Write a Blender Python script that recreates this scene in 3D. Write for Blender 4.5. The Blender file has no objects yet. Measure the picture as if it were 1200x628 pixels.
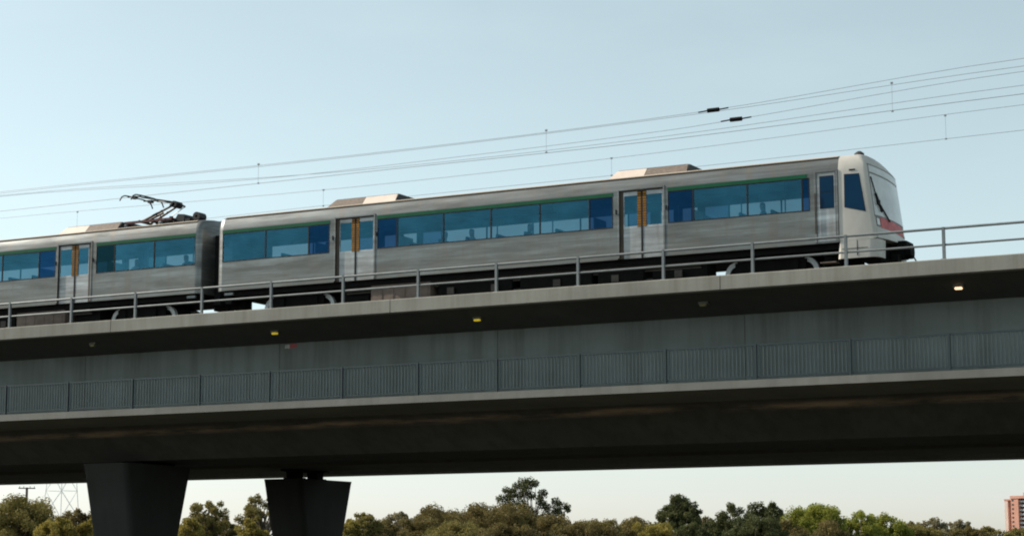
import bpy, bmesh, math, random
from mathutils import Vector, Matrix, Euler
R = math.radians
sc = bpy.context.scene
col = sc.collection

# ------------------------------------------------------------------ camera
cam_d = bpy.data.cameras.new('camera')
cam = bpy.data.objects.new('camera', cam_d)
col.objects.link(cam)
cam.location = (0, 0, 1.7)
cam.rotation_euler = (math.pi / 2 + math.atan(349 / 2320), 0, R(28.05))
cam_d.sensor_width = 36
cam_d.lens = 69.6
cam_d.clip_start = 0.5
cam_d.clip_end = 20000
sc.camera = cam

# ------------------------------------------------------------------ sky and sun
SUN_EL, SUN_AZ = 36.0, -101.0          # degrees; azimuth clockwise from +Y
w = bpy.data.worlds.new('World')
sc.world = w
w.use_nodes = True
nt = w.node_tree
nt.nodes.clear()
sky = nt.nodes.new('ShaderNodeTexSky')
sky.sky_type = 'NISHITA'
sky.sun_disc = False
sky.sun_elevation = R(SUN_EL)
sky.sun_rotation = R(SUN_AZ)
sky.altitude = 0
sky.air_density = 0.85
sky.dust_density = 0.8
sky.ozone_density = 1.6
bg = nt.nodes.new('ShaderNodeBackground')
bg.inputs['Strength'].default_value = 0.142
wo = nt.nodes.new('ShaderNodeOutputWorld')
hs = nt.nodes.new('ShaderNodeHueSaturation')
hs.inputs['Hue'].default_value = 0.458
hs.inputs['Saturation'].default_value = 0.52
tint = nt.nodes.new('ShaderNodeMix')
tint.data_type = 'RGBA'
tint.blend_type = 'MULTIPLY'
tint.inputs[0].default_value = 1
tint.inputs[7].default_value = (1.0, 1.005, 0.985, 1)
nt.links.new(sky.outputs[0], hs.inputs['Color'])
nt.links.new(hs.outputs[0], tint.inputs[6])
# faint high wisps of cirrus
tcw = nt.nodes.new('ShaderNodeTexCoord')
mpw = nt.nodes.new('ShaderNodeMapping')
mpw.inputs['Scale'].default_value = (3.2, 3.2, 11)
mpw.inputs['Rotation'].default_value = (0.12, 0.08, 0)
nzw = nt.nodes.new('ShaderNodeTexNoise')
nzw.inputs['Scale'].default_value = 2.2
nzw.inputs['Detail'].default_value = 7
nzw.inputs['Roughness'].default_value = 0.55
mrw = nt.nodes.new('ShaderNodeMapRange')
mrw.inputs[1].default_value = 0.48
mrw.inputs[2].default_value = 0.78
mrw.inputs[3].default_value = 0.0
mrw.inputs[4].default_value = 0.06
cld = nt.nodes.new('ShaderNodeMix')
cld.data_type = 'RGBA'
cld.inputs[7].default_value = (6.3, 7.4, 7.6, 1)
nt.links.new(tcw.outputs['Generated'], mpw.inputs['Vector'])
nt.links.new(mpw.outputs[0], nzw.inputs['Vector'])
nt.links.new(nzw.outputs[0], mrw.inputs[0])
nt.links.new(mrw.outputs[0], cld.inputs[0])
nt.links.new(tint.outputs[2], cld.inputs[6])
nt.links.new(cld.outputs[2], bg.inputs['Color'])
nt.links.new(bg.outputs[0], wo.inputs['Surface'])

sl = bpy.data.lights.new('sun', 'SUN')
sl.energy = 4.5
sl.angle = R(0.5)
sl.color = (1.0, 0.90, 0.76)
so = bpy.data.objects.new('sun', sl)
col.objects.link(so)
d = Vector((math.sin(R(SUN_AZ)) * math.cos(R(SUN_EL)), math.cos(R(SUN_AZ)) * math.cos(R(SUN_EL)), math.sin(R(SUN_EL))))
so.rotation_euler = d.to_track_quat('Z', 'Y').to_euler()

sc.view_settings.view_transform = 'Standard'
sc.view_settings.look = 'None'
sc.view_settings.gamma = 1
sc.view_settings.exposure = 0.24
sc.view_settings.use_curve_mapping = False
sc.cycles.filter_width = 2.0
sc.cycles.max_bounces = 7
sc.cycles.diffuse_bounces = 3
sc.cycles.glossy_bounces = 3
sc.cycles.transparent_max_bounces = 12

# ------------------------------------------------------------------ materials
def new_mat(name):
    m = bpy.data.materials.new(name)
    m.use_nodes = True
    return m, m.node_tree, m.node_tree.nodes['Principled BSDF']

def N(t, typ, **kw):
    n = t.nodes.new(typ)
    for k, v in kw.items():
        if k in n.inputs: n.inputs[k].default_value = v
        else: setattr(n, k, v)
    return n

def mapped(t, scale):
    tc = N(t, 'ShaderNodeTexCoord')
    mp = N(t, 'ShaderNodeMapping')
    mp.inputs['Scale'].default_value = scale
    t.links.new(tc.outputs['Object'], mp.inputs['Vector'])
    return mp.outputs['Vector']

def mix(t, fac, a, b, blend='MIX'):
    n = N(t, 'ShaderNodeMix', data_type='RGBA', blend_type=blend)
    for sock, v in ((n.inputs[0], fac), (n.inputs[6], a), (n.inputs[7], b)):
        if isinstance(v, (int, float)): sock.default_value = v
        elif isinstance(v, tuple): sock.default_value = (*v, 1) if len(v) == 3 else v
        else: t.links.new(v, sock)
    return n.outputs[2]

def ramp(t, fac, stops):
    n = N(t, 'ShaderNodeValToRGB')
    e = n.color_ramp.elements
    e[0].position, e[0].color = stops[0][0], (*[stops[0][1]] * 3, 1)
    e[1].position, e[1].color = stops[1][0], (*[stops[1][1]] * 3, 1)
    t.links.new(fac, n.inputs[0])
    return n.outputs[0]

def noise(t, scale, sc_=1.0, detail=4, rough=.55):
    n = N(t, 'ShaderNodeTexNoise', Scale=sc_, Detail=detail, Roughness=rough)
    t.links.new(mapped(t, scale), n.inputs['Vector'])
    return n.outputs[0]

def plain(name, c, rough=.6, metal=0., var=.25, scale=(3, 3, 3), bump=0.):
    m, t, b = new_mat(name)
    n = noise(t, scale)
    f = ramp(t, n, ((.3, 0), (.7, 1)))
    dk = tuple(x * (1 - var) for x in c); lt = tuple(min(1, x * (1 + var * .6)) for x in c)
    t.links.new(mix(t, f, dk, lt), b.inputs['Base Color'])
    b.inputs['Roughness'].default_value = rough
    b.inputs['Metallic'].default_value = metal
    if bump:
        bp = N(t, 'ShaderNodeBump', Strength=bump, Distance=.02)
        t.links.new(n, bp.inputs['Height']); t.links.new(bp.outputs[0], b.inputs['Normal'])
    return m

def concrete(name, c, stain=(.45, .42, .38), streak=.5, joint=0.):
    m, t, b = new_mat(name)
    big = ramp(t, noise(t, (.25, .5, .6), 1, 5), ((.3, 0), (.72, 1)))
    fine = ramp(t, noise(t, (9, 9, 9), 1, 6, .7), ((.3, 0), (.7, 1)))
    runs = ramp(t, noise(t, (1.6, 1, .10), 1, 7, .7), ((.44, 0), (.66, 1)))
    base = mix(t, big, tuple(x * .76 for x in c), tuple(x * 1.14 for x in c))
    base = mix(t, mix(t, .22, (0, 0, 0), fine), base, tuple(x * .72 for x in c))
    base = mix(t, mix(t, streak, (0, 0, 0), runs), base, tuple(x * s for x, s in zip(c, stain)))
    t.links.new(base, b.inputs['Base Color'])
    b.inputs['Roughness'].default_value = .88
    bp = N(t, 'ShaderNodeBump', Strength=.35, Distance=.01)
    t.links.new(noise(t, (14, 14, 14), 1, 6, .7), bp.inputs['Height'])
    t.links.new(bp.outputs[0], b.inputs['Normal'])
    return m

def steel(name, c, rough=.38, ribs=True, metal=.75):
    """corrugated stainless steel: faint horizontal ribs, brake dust low down, vertical dirt runs"""
    m, t, b = new_mat(name)
    v = mapped(t, (1, 1, 1))
    patches = ramp(t, noise(t, (.45, .6, 3.2), 1, 6, .65), ((.36, 0), (.64, 1)))
    lines = ramp(t, noise(t, (.35, 1, 11), 1, 5, .65), ((.34, 0), (.66, 1)))
    runs = ramp(t, noise(t, (3.2, 1, .35), 1, 6, .7), ((.5, 0), (.75, 1)))
    cc = mix(t, patches, tuple(x * .62 for x in c), tuple(x * 1.35 for x in c))
    cc = mix(t, mix(t, .8, (0, 0, 0), lines), cc, tuple(x * .55 for x in c))
    cc = mix(t, mix(t, .5, (0, 0, 0), runs), cc, (.16, .125, .095))
    # brown dust low on the side
    sx = N(t, 'ShaderNodeSeparateXYZ'); t.links.new(v, sx.inputs[0])
    mr = N(t, 'ShaderNodeMapRange'); t.links.new(sx.outputs[2], mr.inputs[0])
    mr.inputs[1].default_value = 1.95; mr.inputs[2].default_value = 1.0
    mr.inputs[3].default_value = .06; mr.inputs[4].default_value = .75
    dn = ramp(t, noise(t, (.8, 1, 1.6), 1, 6, .7), ((.35, 0), (.65, 1)))
    dm = N(t, 'ShaderNodeMath', operation='MULTIPLY'); t.links.new(mr.outputs[0], dm.inputs[0]); t.links.new(dn, dm.inputs[1])
    cc = mix(t, dm.outputs[0], cc, (.165, .145, .125))
    t.links.new(cc, b.inputs['Base Color'])
    rr = N(t, 'ShaderNodeMapRange'); t.links.new(patches, rr.inputs[0])
    rr.inputs[3].default_value = rough + .12; rr.inputs[4].default_value = rough - .04
    t.links.new(rr.outputs[0], b.inputs['Roughness'])
    b.inputs['Metallic'].default_value = metal
    if ribs:
        wv = N(t, 'ShaderNodeTexWave', wave_type='BANDS', bands_direction='Z', Scale=3.6, Distortion=.0)
        t.links.new(v, wv.inputs['Vector'])
        bp = N(t, 'ShaderNodeBump', Strength=.05, Distance=.01)
        t.links.new(wv.outputs[0], bp.inputs['Height']); t.links.new(bp.outputs[0], b.inputs['Normal'])
    return m

def glass(name, trans, refl, k):
    """tinted solar glass: coloured see-through plus a coated reflection"""
    m, t, b = new_mat(name)
    t.nodes.remove(b)
    out = t.nodes['Material Output']
    tr = N(t, 'ShaderNodeBsdfTransparent'); tr.inputs[0].default_value = (*trans, 1)
    gl = N(t, 'ShaderNodeBsdfGlossy'); gl.inputs[0].default_value = (*refl, 1); gl.inputs['Roughness'].default_value = .04
    bp = N(t, 'ShaderNodeBump', Strength=.12, Distance=.05)
    t.links.new(noise(t, (.7, .7, .9), 1, 2), bp.inputs['Height']); t.links.new(bp.outputs[0], gl.inputs['Normal'])
    ms = N(t, 'ShaderNodeMixShader')
    lw = N(t, 'ShaderNodeLayerWeight', Blend=.25)
    ad = N(t, 'ShaderNodeMath', operation='ADD', use_clamp=True); ad.inputs[1].default_value = k
    kv = N(t, 'ShaderNodeMapRange'); t.links.new(noise(t, (1.1, 1, 2.2), 1, 4, .6), kv.inputs[0])
    kv.inputs[1].default_value = .32; kv.inputs[2].default_value = .7; kv.inputs[3].default_value = k * .8; kv.inputs[4].default_value = k * 1.25
    t.links.new(kv.outputs[0], ad.inputs[1])
    t.links.new(lw.outputs['Fresnel'], ad.inputs[0]); t.links.new(ad.outputs[0], ms.inputs[0])
    t.links.new(tr.outputs[0], ms.inputs[1]); t.links.new(gl.outputs[0], ms.inputs[2])
    t.links.new(ms.outputs[0], out.inputs[0])
    return m

def leaf(name, a, b_, tl=.3):
    m, t, b = new_mat(name)
    n = ramp(t, noise(t, (.9, .9, .9), 1, 3), ((.34, 0), (.66, 1)))
    n2 = ramp(t, noise(t, (5, 5, 5), 1, 2), ((.35, 0), (.65, 1)))
    c = mix(t, n, a, b_)
    c = mix(t, mix(t, .35, (0, 0, 0), n2), c, tuple(x * 1.6 for x in b_))
    t.links.new(c, b.inputs['Base Color']); b.inputs['Roughness'].default_value = .7; b.inputs['Specular IOR Level'].default_value = .15
    ts = N(t, 'ShaderNodeBsdfTranslucent'); t.links.new(c, ts.inputs[0])
    ms = N(t, 'ShaderNodeMixShader'); ms.inputs[0].default_value = tl
    out = t.nodes['Material Output']
    t.links.new(b.outputs[0], ms.inputs[1]); t.links.new(ts.outputs[0], ms.inputs[2]); t.links.new(ms.outputs[0], out.inputs[0])
    return m

def emis(name, c, s, base=(.8, .8, .8)):
    m, t, b = new_mat(name)
    b.inputs['Base Color'].default_value = (*base, 1)
    b.inputs['Emission Color'].default_value = (*c, 1); b.inputs['Emission Strength'].default_value = s
    return m

M = dict(
    edge=concrete('edge_beam_concrete', (.33, .32, .28), streak=.45),
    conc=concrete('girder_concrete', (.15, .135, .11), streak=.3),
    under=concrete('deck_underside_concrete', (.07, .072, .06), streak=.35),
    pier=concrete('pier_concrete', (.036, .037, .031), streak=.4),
    slab=concrete('walkway_concrete', (.24, .235, .21), streak=.3),
    galv=plain('galvanised_steel', (.22, .24, .245), .5, .35, .2),
    fence=plain('fence_paint', (.028, .048, .055), .55, .1, .2),
    bars=plain('fence_bar_steel', (.085, .115, .12), .5, .25, .2),
    steel=steel('stainless_body', (.182, .208, .207), .46, True, .55),
    door=steel('door_steel', (.42, .445, .45), .4, False, .6),
    frame=steel('door_frame_steel', (.25, .26, .255), .4, False, .7),
    rubber=plain('black_rubber', (.004, .0045, .005), .8, 0, .2),
    recess=plain('door_jamb_brown', (.06, .04, .025), .6, 0, .3),
    green=plain('green_stripe_paint', (.0, .10, .045), .6, 0, .15),
    yellow=plain('yellow_edge_paint', (.31, .135, .006), .75, 0, .35, (4, 4, 9)),
    glass=glass('teal_glass', (.38, .47, .51), (.10, .38, .56), .16),
    dglass=glass('deep_blue_glass', (.09, .14, .23), (.03, .16, .38), .14),
    kglass=glass('near_black_glass', (.05, .12, .14), (.05, .20, .26), .05),
    cglass=glass('cab_side_glass', (.07, .2, .3), (.03, .22, .36), .10),
    wglass=glass('windscreen_glass', (.35, .42, .40), (.9, .95, .92), .52),
    white=plain('cab_white_paint', (.60, .57, .515), .5, 0, .24, (1.0, 1.0, .6)),
    red=plain('red_front_band', (.60, .13, .13), .6, 0, .35, (5, 5, 5)),
    dark=plain('underframe_black', (.007, .0065, .006), .85, 0, .35),
    brownbox=plain('dusty_equipment_brown', (.17, .125, .10), .75, 0, .35, (2, 2, 3)),
    rim=plain('wheel_rim_grey', (.58, .60, .60), .5, .1, .2),
    pod=plain('roof_pod_beige', (.74, .62, .53), .55, 0, .12),
    podg=plain('roof_pod_grille', (.20, .155, .125), .7, 0, .4, (10, 10, 30)),
    podend=plain('roof_pod_end', (.05, .052, .05), .7, 0, .3),
    roof=plain('roof_steel', (.42, .39, .35), .5, .3, .25, (.5, 1, 1)),
    black=plain('pantograph_black', (.008, .008, .008), .5, .2, .3),
    redoxide=plain('pantograph_red', (.09, .012, .011), .5, 0, .3),
    porcelain=plain('insulator_grey', (.30, .33, .34), .35, 0, .2),
    floor=plain('car_floor_grey', (.06, .06, .065), .7),
    ceil=plain('car_ceiling', (.38, .40, .40), .6),
    seat=plain('seat_fabric', (.035, .06, .14), .85, 0, .4, (14, 14, 14)),
    wire=plain('copper_wire', (.27, .30, .31), .5, .3, .2),
    rail=plain('rail_steel', (.18, .12, .09), .5, .5, .3),
    bark=plain('bark', (.16, .125, .095), .85, 0, .5, (3, 3, 1), .4),
    lampbody=plain('lamp_housing', (.12, .12, .11), .5),
    lamp_on=emis('lamp_lit', (1.0, .66, .36), 1.25),
    lamp_dim=emis('lamp_yellow', (.85, .62, .03), .32, (.6, .5, .05)),
    lamp_off=plain('lamp_yellow_off', (.22, .19, .03), .4),
    brick=plain('orange_brick', (.66, .33, .24), .85, 0, .15, (.1, .1, .1)),
    brick2=plain('pale_render', (.74, .56, .47), .85, 0, .1, (.1, .1, .1)),
    balc=plain('balcony_white', (.62, .58, .55), .7, 0, .1, (.1, .1, .1)),
    shade=plain('window_dark', (.05, .055, .065), .25, 0, .3, (.2, .2, .2)),
    pylon=plain('pylon_grey', (.62, .65, .66), .6, .2, .1),
    timber=plain('pole_timber', (.14, .12, .10), .85, 0, .3),
    tagred=plain('graffiti_red', (.42, .09, .10), .7), tagwhite=plain('graffiti_white', (.55, .53, .52), .7),
)
LEAF = dict(
    olive=leaf('leaf_olive', (.11, .10, .032), (.25, .21, .068), .35),
    dark=leaf('leaf_dark', (.035, .048, .02), (.12, .125, .046), .25),
    brown=leaf('leaf_brown', (.088, .074, .028), (.20, .158, .058), .33),
    yellow=leaf('leaf_yellow', (.17, .145, .036), (.32, .26, .065), .4),
    lime=leaf('leaf_lime', (.13, .15, .026), (.28, .29, .055), .4),
    greygreen=leaf('leaf_greygreen', (.16, .15, .09), (.30, .26, .15), .35),
)

# ------------------------------------------------------------------ helpers
OFF = {}
class MB:
    def __init__(s): s.v = []; s.f = []; s.mi = []; s.k = 0
    def add(s, vs, fs):
        o = len(s.v); s.v += [tuple(v) for v in vs]
        for f in fs: s.f.append(tuple(i + o for i in f)); s.mi.append(s.k)
    def box(s, x0, x1, y0, y1, z0, z1):
        s.add([(x, y, z) for x in (x0, x1) for y in (y0, y1) for z in (z0, z1)],
              [(0, 1, 3, 2), (4, 6, 7, 5), (0, 4, 5, 1), (2, 3, 7, 6), (0, 2, 6, 4), (1, 5, 7, 3)])
        return s
    def prism(s, pts, x0, x1):
        """closed (y,z) outline extruded along X"""
        n = len(pts)
        s.add([(x0, *p) for p in pts] + [(x1, *p) for p in pts],
              [tuple(range(n)), tuple(range(2 * n - 1, n - 1, -1))] + [(i, i + n, (i + 1) % n + n, (i + 1) % n) for i in range(n)])
        return s
    def slab(s, pts, nrm, th):
        """polygon thickened along nrm"""
        n = len(pts); q = [tuple(Vector(p) + Vector(nrm) * th) for p in pts]
        s.add(list(pts) + q, [tuple(range(n)), tuple(range(2 * n - 1, n - 1, -1))] + [(i, i + n, (i + 1) % n + n, (i + 1) % n) for i in range(n)])
        return s
    def hull8(s, lo, hi):
        """two quads lofted"""
        s.add(list(lo) + list(hi), [(3, 2, 1, 0), (4, 5, 6, 7), (0, 1, 5, 4), (1, 2, 6, 5), (2, 3, 7, 6), (3, 0, 4, 7)])
        return s
    def tube(s, pts, r, n=8, cap=True):
        pts = [Vector(p) for p in pts]; m = len(pts)
        rs = r if isinstance(r, (list, tuple)) else [r] * m
        rings = []; up = Vector((0, 0, 1))
        for i, p in enumerate(pts):
            t = (pts[min(i + 1, m - 1)] - pts[max(i - 1, 0)])
            t = t.normalized() if t.length > 1e-9 else Vector((0, 0, 1))
            a = t.cross(up)
            if a.length < .05: a = t.cross(Vector((1, 0, 0)))
            a.normalize(); b = a.cross(t)
            rings.append([p + (a * math.cos(2 * math.pi * k / n) + b * math.sin(2 * math.pi * k / n)) * rs[i] for k in range(n)])
        vs = [v for g in rings for v in g]
        fs = [(i * n + k, i * n + (k + 1) % n, (i + 1) * n + (k + 1) % n, (i + 1) * n + k) for i in range(m - 1) for k in range(n)]
        if cap: fs += [tuple(range(n - 1, -1, -1)), tuple((m - 1) * n + k for k in range(n))]
        s.add(vs, fs)
        return s
    def ring(s, c, r0, r1, y0, y1, n=28):
        """annulus with its axis along Y"""
        vs = []
        for k in range(n):
            a = 2 * math.pi * k / n; ca, sa = math.cos(a), math.sin(a)
            for r, y in ((r0, y0), (r1, y0), (r1, y1), (r0, y1)): vs.append((c[0] + r * ca, y, c[1] + r * sa))
        s.add(vs, [(4 * k + j, 4 * ((k + 1) % n) + j, 4 * ((k + 1) % n) + (j + 1) % 4, 4 * k + (j + 1) % 4) for k in range(n) for j in range(4)])
        return s
    def build(s, name, mats, parent=None, mx=None, smooth=0, bevel=0):
        off = OFF.get(parent.name, Vector()) if parent else Vector()
        vs = [(mx(v[0]), v[1], v[2]) for v in s.v] if mx else s.v
        me = bpy.data.meshes.new(name)
        me.from_pydata([tuple(Vector(v) - off) for v in vs], [], s.f)
        for m in (mats if isinstance(mats, (list, tuple)) else [mats]): me.materials.append(m)
        me.polygons.foreach_set('material_index', s.mi)
        bm = bmesh.new(); bm.from_mesh(me)
        bmesh.ops.recalc_face_normals(bm, faces=bm.faces)
        if bevel: bmesh.ops.bevel(bm, geom=list(bm.edges), offset=bevel, segments=2, affect='EDGES', clamp_overlap=True)
        bm.to_mesh(me); bm.free()
        if smooth:
            me.shade_smooth(); me.set_sharp_from_angle(angle=R(smooth))
        o = bpy.data.objects.new(name, me); col.objects.link(o)
        if parent: o.parent = parent
        OFF[o.name] = off
        return o

def tag(o, label=None, cat=None, group=None, kind=None):
    for k, v in (('label', label), ('category', cat), ('group', group), ('kind', kind)):
        if v: o[k] = v
    return o

def thing(name, loc, label, cat, group=None):
    o = bpy.data.objects.new(name, None); col.objects.link(o)
    o.location = loc; o.empty_display_size = .3
    OFF[o.name] = Vector(loc)
    return tag(o, label, cat, group)

def shift_copy(o, delta, parent):
    c = o.copy(); col.objects.link(c); c.parent = parent
    c.location = Vector(o.location) + Vector(delta)
    OFF[c.name] = OFF.get(o.name, Vector())
    return c

# ------------------------------------------------------------------ ground
g = MB()
nseg = 72
rad = [0, 60, 200, 800, 3000, 9000]
vs = [(0, 0, 0)] + [(r * math.cos(2 * math.pi * k / nseg), r * math.sin(2 * math.pi * k / nseg), 0) for r in rad[1:] for k in range(nseg)]
fs = [(0, 1 + k, 1 + (k + 1) % nseg) for k in range(nseg)]
for j in range(len(rad) - 2):
    fs += [(1 + j * nseg + k, 1 + (j + 1) * nseg + k, 1 + (j + 1) * nseg + (k + 1) % nseg, 1 + j * nseg + (k + 1) % nseg) for k in range(nseg)]
g.add(vs, fs)
mg, t, b = new_mat('dry_grass_ground')
c1 = mix(t, ramp(t, noise(t, (.06, .06, .06), 1, 6), ((.35, 0), (.65, 1))), (.014, .015, .008), (.028, .024, .014))
c1 = mix(t, ramp(t, noise(t, (2.5, 2.5, 2.5), 1, 6), ((.4, 0), (.7, 1))), c1, (.03, .032, .014))
t.links.new(c1, b.inputs['Base Color']); b.inputs['Roughness'].default_value = .95
tag(g.build('ground', mg), kind='structure')

# ------------------------------------------------------------------ viaduct
X0, X1 = -230.0, 110.0
bridge = thing('railway_bridge', (-44, 58, 0), 'long grey concrete railway viaduct on twin box girders, carrying the train', 'bridge')

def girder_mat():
    """concrete darkened to paint in shade, with a painted brown streak of reflected light"""
    m = concrete('soffit_shade_concrete', (.085, .082, .068), streak=.6)
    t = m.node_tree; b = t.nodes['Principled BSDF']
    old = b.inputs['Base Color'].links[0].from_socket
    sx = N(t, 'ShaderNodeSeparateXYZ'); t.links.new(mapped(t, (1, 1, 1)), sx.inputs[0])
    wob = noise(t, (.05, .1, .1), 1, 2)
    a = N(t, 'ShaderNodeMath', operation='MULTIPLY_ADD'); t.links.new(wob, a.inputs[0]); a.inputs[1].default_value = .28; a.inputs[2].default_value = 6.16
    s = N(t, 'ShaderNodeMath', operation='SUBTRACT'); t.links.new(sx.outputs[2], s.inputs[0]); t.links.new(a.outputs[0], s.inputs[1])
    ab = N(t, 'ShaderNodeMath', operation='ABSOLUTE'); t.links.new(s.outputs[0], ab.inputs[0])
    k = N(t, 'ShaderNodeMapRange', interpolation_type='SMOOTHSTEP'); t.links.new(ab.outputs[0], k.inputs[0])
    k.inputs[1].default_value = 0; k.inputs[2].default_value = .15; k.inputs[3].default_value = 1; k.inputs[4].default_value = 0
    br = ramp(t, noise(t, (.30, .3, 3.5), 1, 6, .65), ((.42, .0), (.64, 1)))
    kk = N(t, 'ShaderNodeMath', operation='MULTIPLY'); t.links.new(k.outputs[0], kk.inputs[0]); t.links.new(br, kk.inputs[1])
    t.links.new(mix(t, kk.outputs[0], old, (.46, .33, .22)), b.inputs['Base Color'])  # paints in the warm streak of sunlight reflected up off the water
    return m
WEB = concrete('web_concrete', (.21, .24, .228), streak=.6)
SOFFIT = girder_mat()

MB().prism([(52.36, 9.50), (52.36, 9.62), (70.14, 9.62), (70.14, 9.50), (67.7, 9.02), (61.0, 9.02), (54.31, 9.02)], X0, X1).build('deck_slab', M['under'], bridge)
for k in range(31):                                              # precast edge units, 11 m each
    xa = X0 + k * 11.0
    MB().prism([(52.0, 9.475), (52.0, 9.86), (52.02, 9.88), (52.33, 9.88), (52.35, 9.86), (52.35, 9.475)], xa + .012, xa + 10.988).build('edge_beam', M['edge'], bridge)
MB().prism([(70.15, 9.47), (70.15, 9.88), (70.5, 9.88), (70.5, 9.47)], X0, X1).build('far_edge_beam', M['edge'], bridge)
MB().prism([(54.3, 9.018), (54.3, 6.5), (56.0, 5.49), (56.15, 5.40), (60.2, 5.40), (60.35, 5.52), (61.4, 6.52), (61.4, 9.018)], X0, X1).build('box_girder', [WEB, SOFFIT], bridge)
for pl in bpy.data.objects['box_girder'].data.polygons:           # darker colour paints in the shade on the leaning lower web and soffit
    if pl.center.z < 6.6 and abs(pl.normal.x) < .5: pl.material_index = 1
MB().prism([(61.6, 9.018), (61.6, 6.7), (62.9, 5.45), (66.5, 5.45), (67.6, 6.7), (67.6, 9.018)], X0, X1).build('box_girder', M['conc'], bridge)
MB().prism([(67.7, 5.37), (67.7, 5.68), (70.4, 5.68), (70.4, 5.42)], X0, X1).build('far_service_slab', M['slab'], bridge)
MB().prism([(52.0, 6.64), (52.0, 6.86), (54.295, 6.9), (54.295, 6.50)], X0, X1).build('walkway_slab', M['slab'], bridge)
j0 = MB().box(-12.912, -12.888, 54.2965, 54.31, 6.92, 9.0).build('construction_joint', SOFFIT, bridge)
for k in range(-6, 9):
    if k: shift_copy(j0, (-8.27 * k, 0, 0), bridge)
gt = MB(); rg = random.Random(3)
for i in range(7):
    x = -37.50 + .062 * i; z = 8.86 + rg.uniform(-.02, .03)
    gt.k = 0 if i < 3 else 1
    gt.slab([(x, 54.299, z), (x + .10 + rg.uniform(0, .03), 54.299, z + .01), (x + .11, 54.299, z + .12), (x + .01, 54.299, z + .10 + rg.uniform(0, .04))], (0, -1, 0), .002 + .0006 * i)
tag(gt.build('graffiti', [M['tagwhite'], M['tagred']], bridge), 'small smear of red and white graffiti on the girder web')

def pier(loc, y0, y1, x0, x1, zt, bear, zs, label):
    p = thing('bridge_pier', loc, label, 'bridge pier', 'pair of flared piers under the viaduct')
    ins = (y1 - y0) * .30
    def rr(xa, xb, ya, yb, z, r=.22):
        o = []
        for cx, cy, a0 in ((xb - r, yb - r, 0), (xa + r, yb - r, 90), (xa + r, ya + r, 180), (xb - r, ya + r, 270)):
            for k in range(5):
                a = R(a0 + 22.5 * k); o.append((cx + r * math.cos(a), cy + r * math.sin(a), z))
        return o
    lv = [rr(x0, x1, y0, y1, zt, .16), rr(x0, x1, y0 + .02, y1 - .02, zt - .18), rr(x0 + .08, x1 - .08, y0 + ins * .5, y1 - ins * .5, zt * .5), rr(x0 + .1, x1 - .1, y0 + ins, y1 - ins, -.2)]
    m = MB(); n = len(lv[0])
    m.add([v for l in lv for v in l], [(j * n + k, j * n + (k + 1) % n, (j + 1) * n + (k + 1) % n, (j + 1) * n + k) for j in range(3) for k in range(n)] + [tuple(range(n)), tuple(range(4 * n - 1, 3 * n - 1, -1))])
    m.build('shaft', M['pier'], p, smooth=40)
    xm = (x0 + x1) / 2
    for yb in bear:
        MB().box(xm - .33, xm + .33, yb - .3, yb + .3, zt + .002, zt + .07).box(xm - .24, xm + .24, yb - .22, yb + .22, zt + .07, zs - .065).box(xm - .42, xm + .42, yb - .36, yb + .36, zs - .065, zs - .003).build('bearing', M['dark'], p)
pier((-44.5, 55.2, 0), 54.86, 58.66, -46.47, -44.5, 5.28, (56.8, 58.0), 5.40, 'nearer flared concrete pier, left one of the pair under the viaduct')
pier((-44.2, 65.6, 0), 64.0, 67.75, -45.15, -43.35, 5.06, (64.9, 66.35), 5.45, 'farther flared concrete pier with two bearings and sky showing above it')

# deck-edge handrail
PX = [-14.55 - 2.754 * k for k in range(-9, 32)]
hr = thing('deck_railing', (-31, 52.15, 9.88), 'grey steel tube handrail along the viaduct deck edge, in front of the train', 'railing')
xa, xb = PX[-1] - .4, PX[0] + .4
MB().tube([(xa, 52.15, 10.735), (xb, 52.15, 10.735)], .036, 10).build('top_rail', M['galv'], hr, smooth=50)
MB().tube([(xa, 52.15, 10.285), (xb, 52.15, 10.285)], .03, 10).build('middle_rail', M['galv'], hr, smooth=50)
p0 = MB().box(PX[0] - .04, PX[0] + .04, 52.11, 52.19, 9.885, 10.77).box(PX[0] - .08, PX[0] + .08, 52.06, 52.24, 9.881, 9.9).build('post', M['galv'], hr, bevel=.006)
for x in PX[1:]: shift_copy(p0, (x - PX[0], 0, 0), hr)

# walkway balustrade
WX = [-14.47 - 2.7575 * k for k in range(-9, 32)]
wf = thing('walkway_fence', (-31, 52.06, 6.87), 'dark slatted balustrade along the walkway hung below the deck', 'fence')
MB().box(WX[-1] - .3, WX[0] + .3, 52.04, 52.09, 7.82, 7.865).build('top_rail', M['fence'], wf)
MB().box(WX[-1] - .3, WX[0] + .3, 52.045, 52.085, 6.93, 6.965).build('bottom_rail', M['fence'], wf)
q0 = MB().box(WX[0] - .03, WX[0] + .03, 52.028, 52.10, 6.866, 7.875).build('post', M['fence'], wf)
bp_ = MB()
for k in range(1, 24):
    x = WX[0] - 2.7575 * k / 24
    bp_.box(x - .013, x + .013, 52.055, 52.077, 6.965, 7.82)
b0 = bp_.build('bar_panel', M['bars'], wf)
for x in WX[1:]:
    shift_copy(q0, (x - WX[0], 0, 0), wf)
    shift_copy(b0, (x - WX[0], 0, 0), wf)

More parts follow.
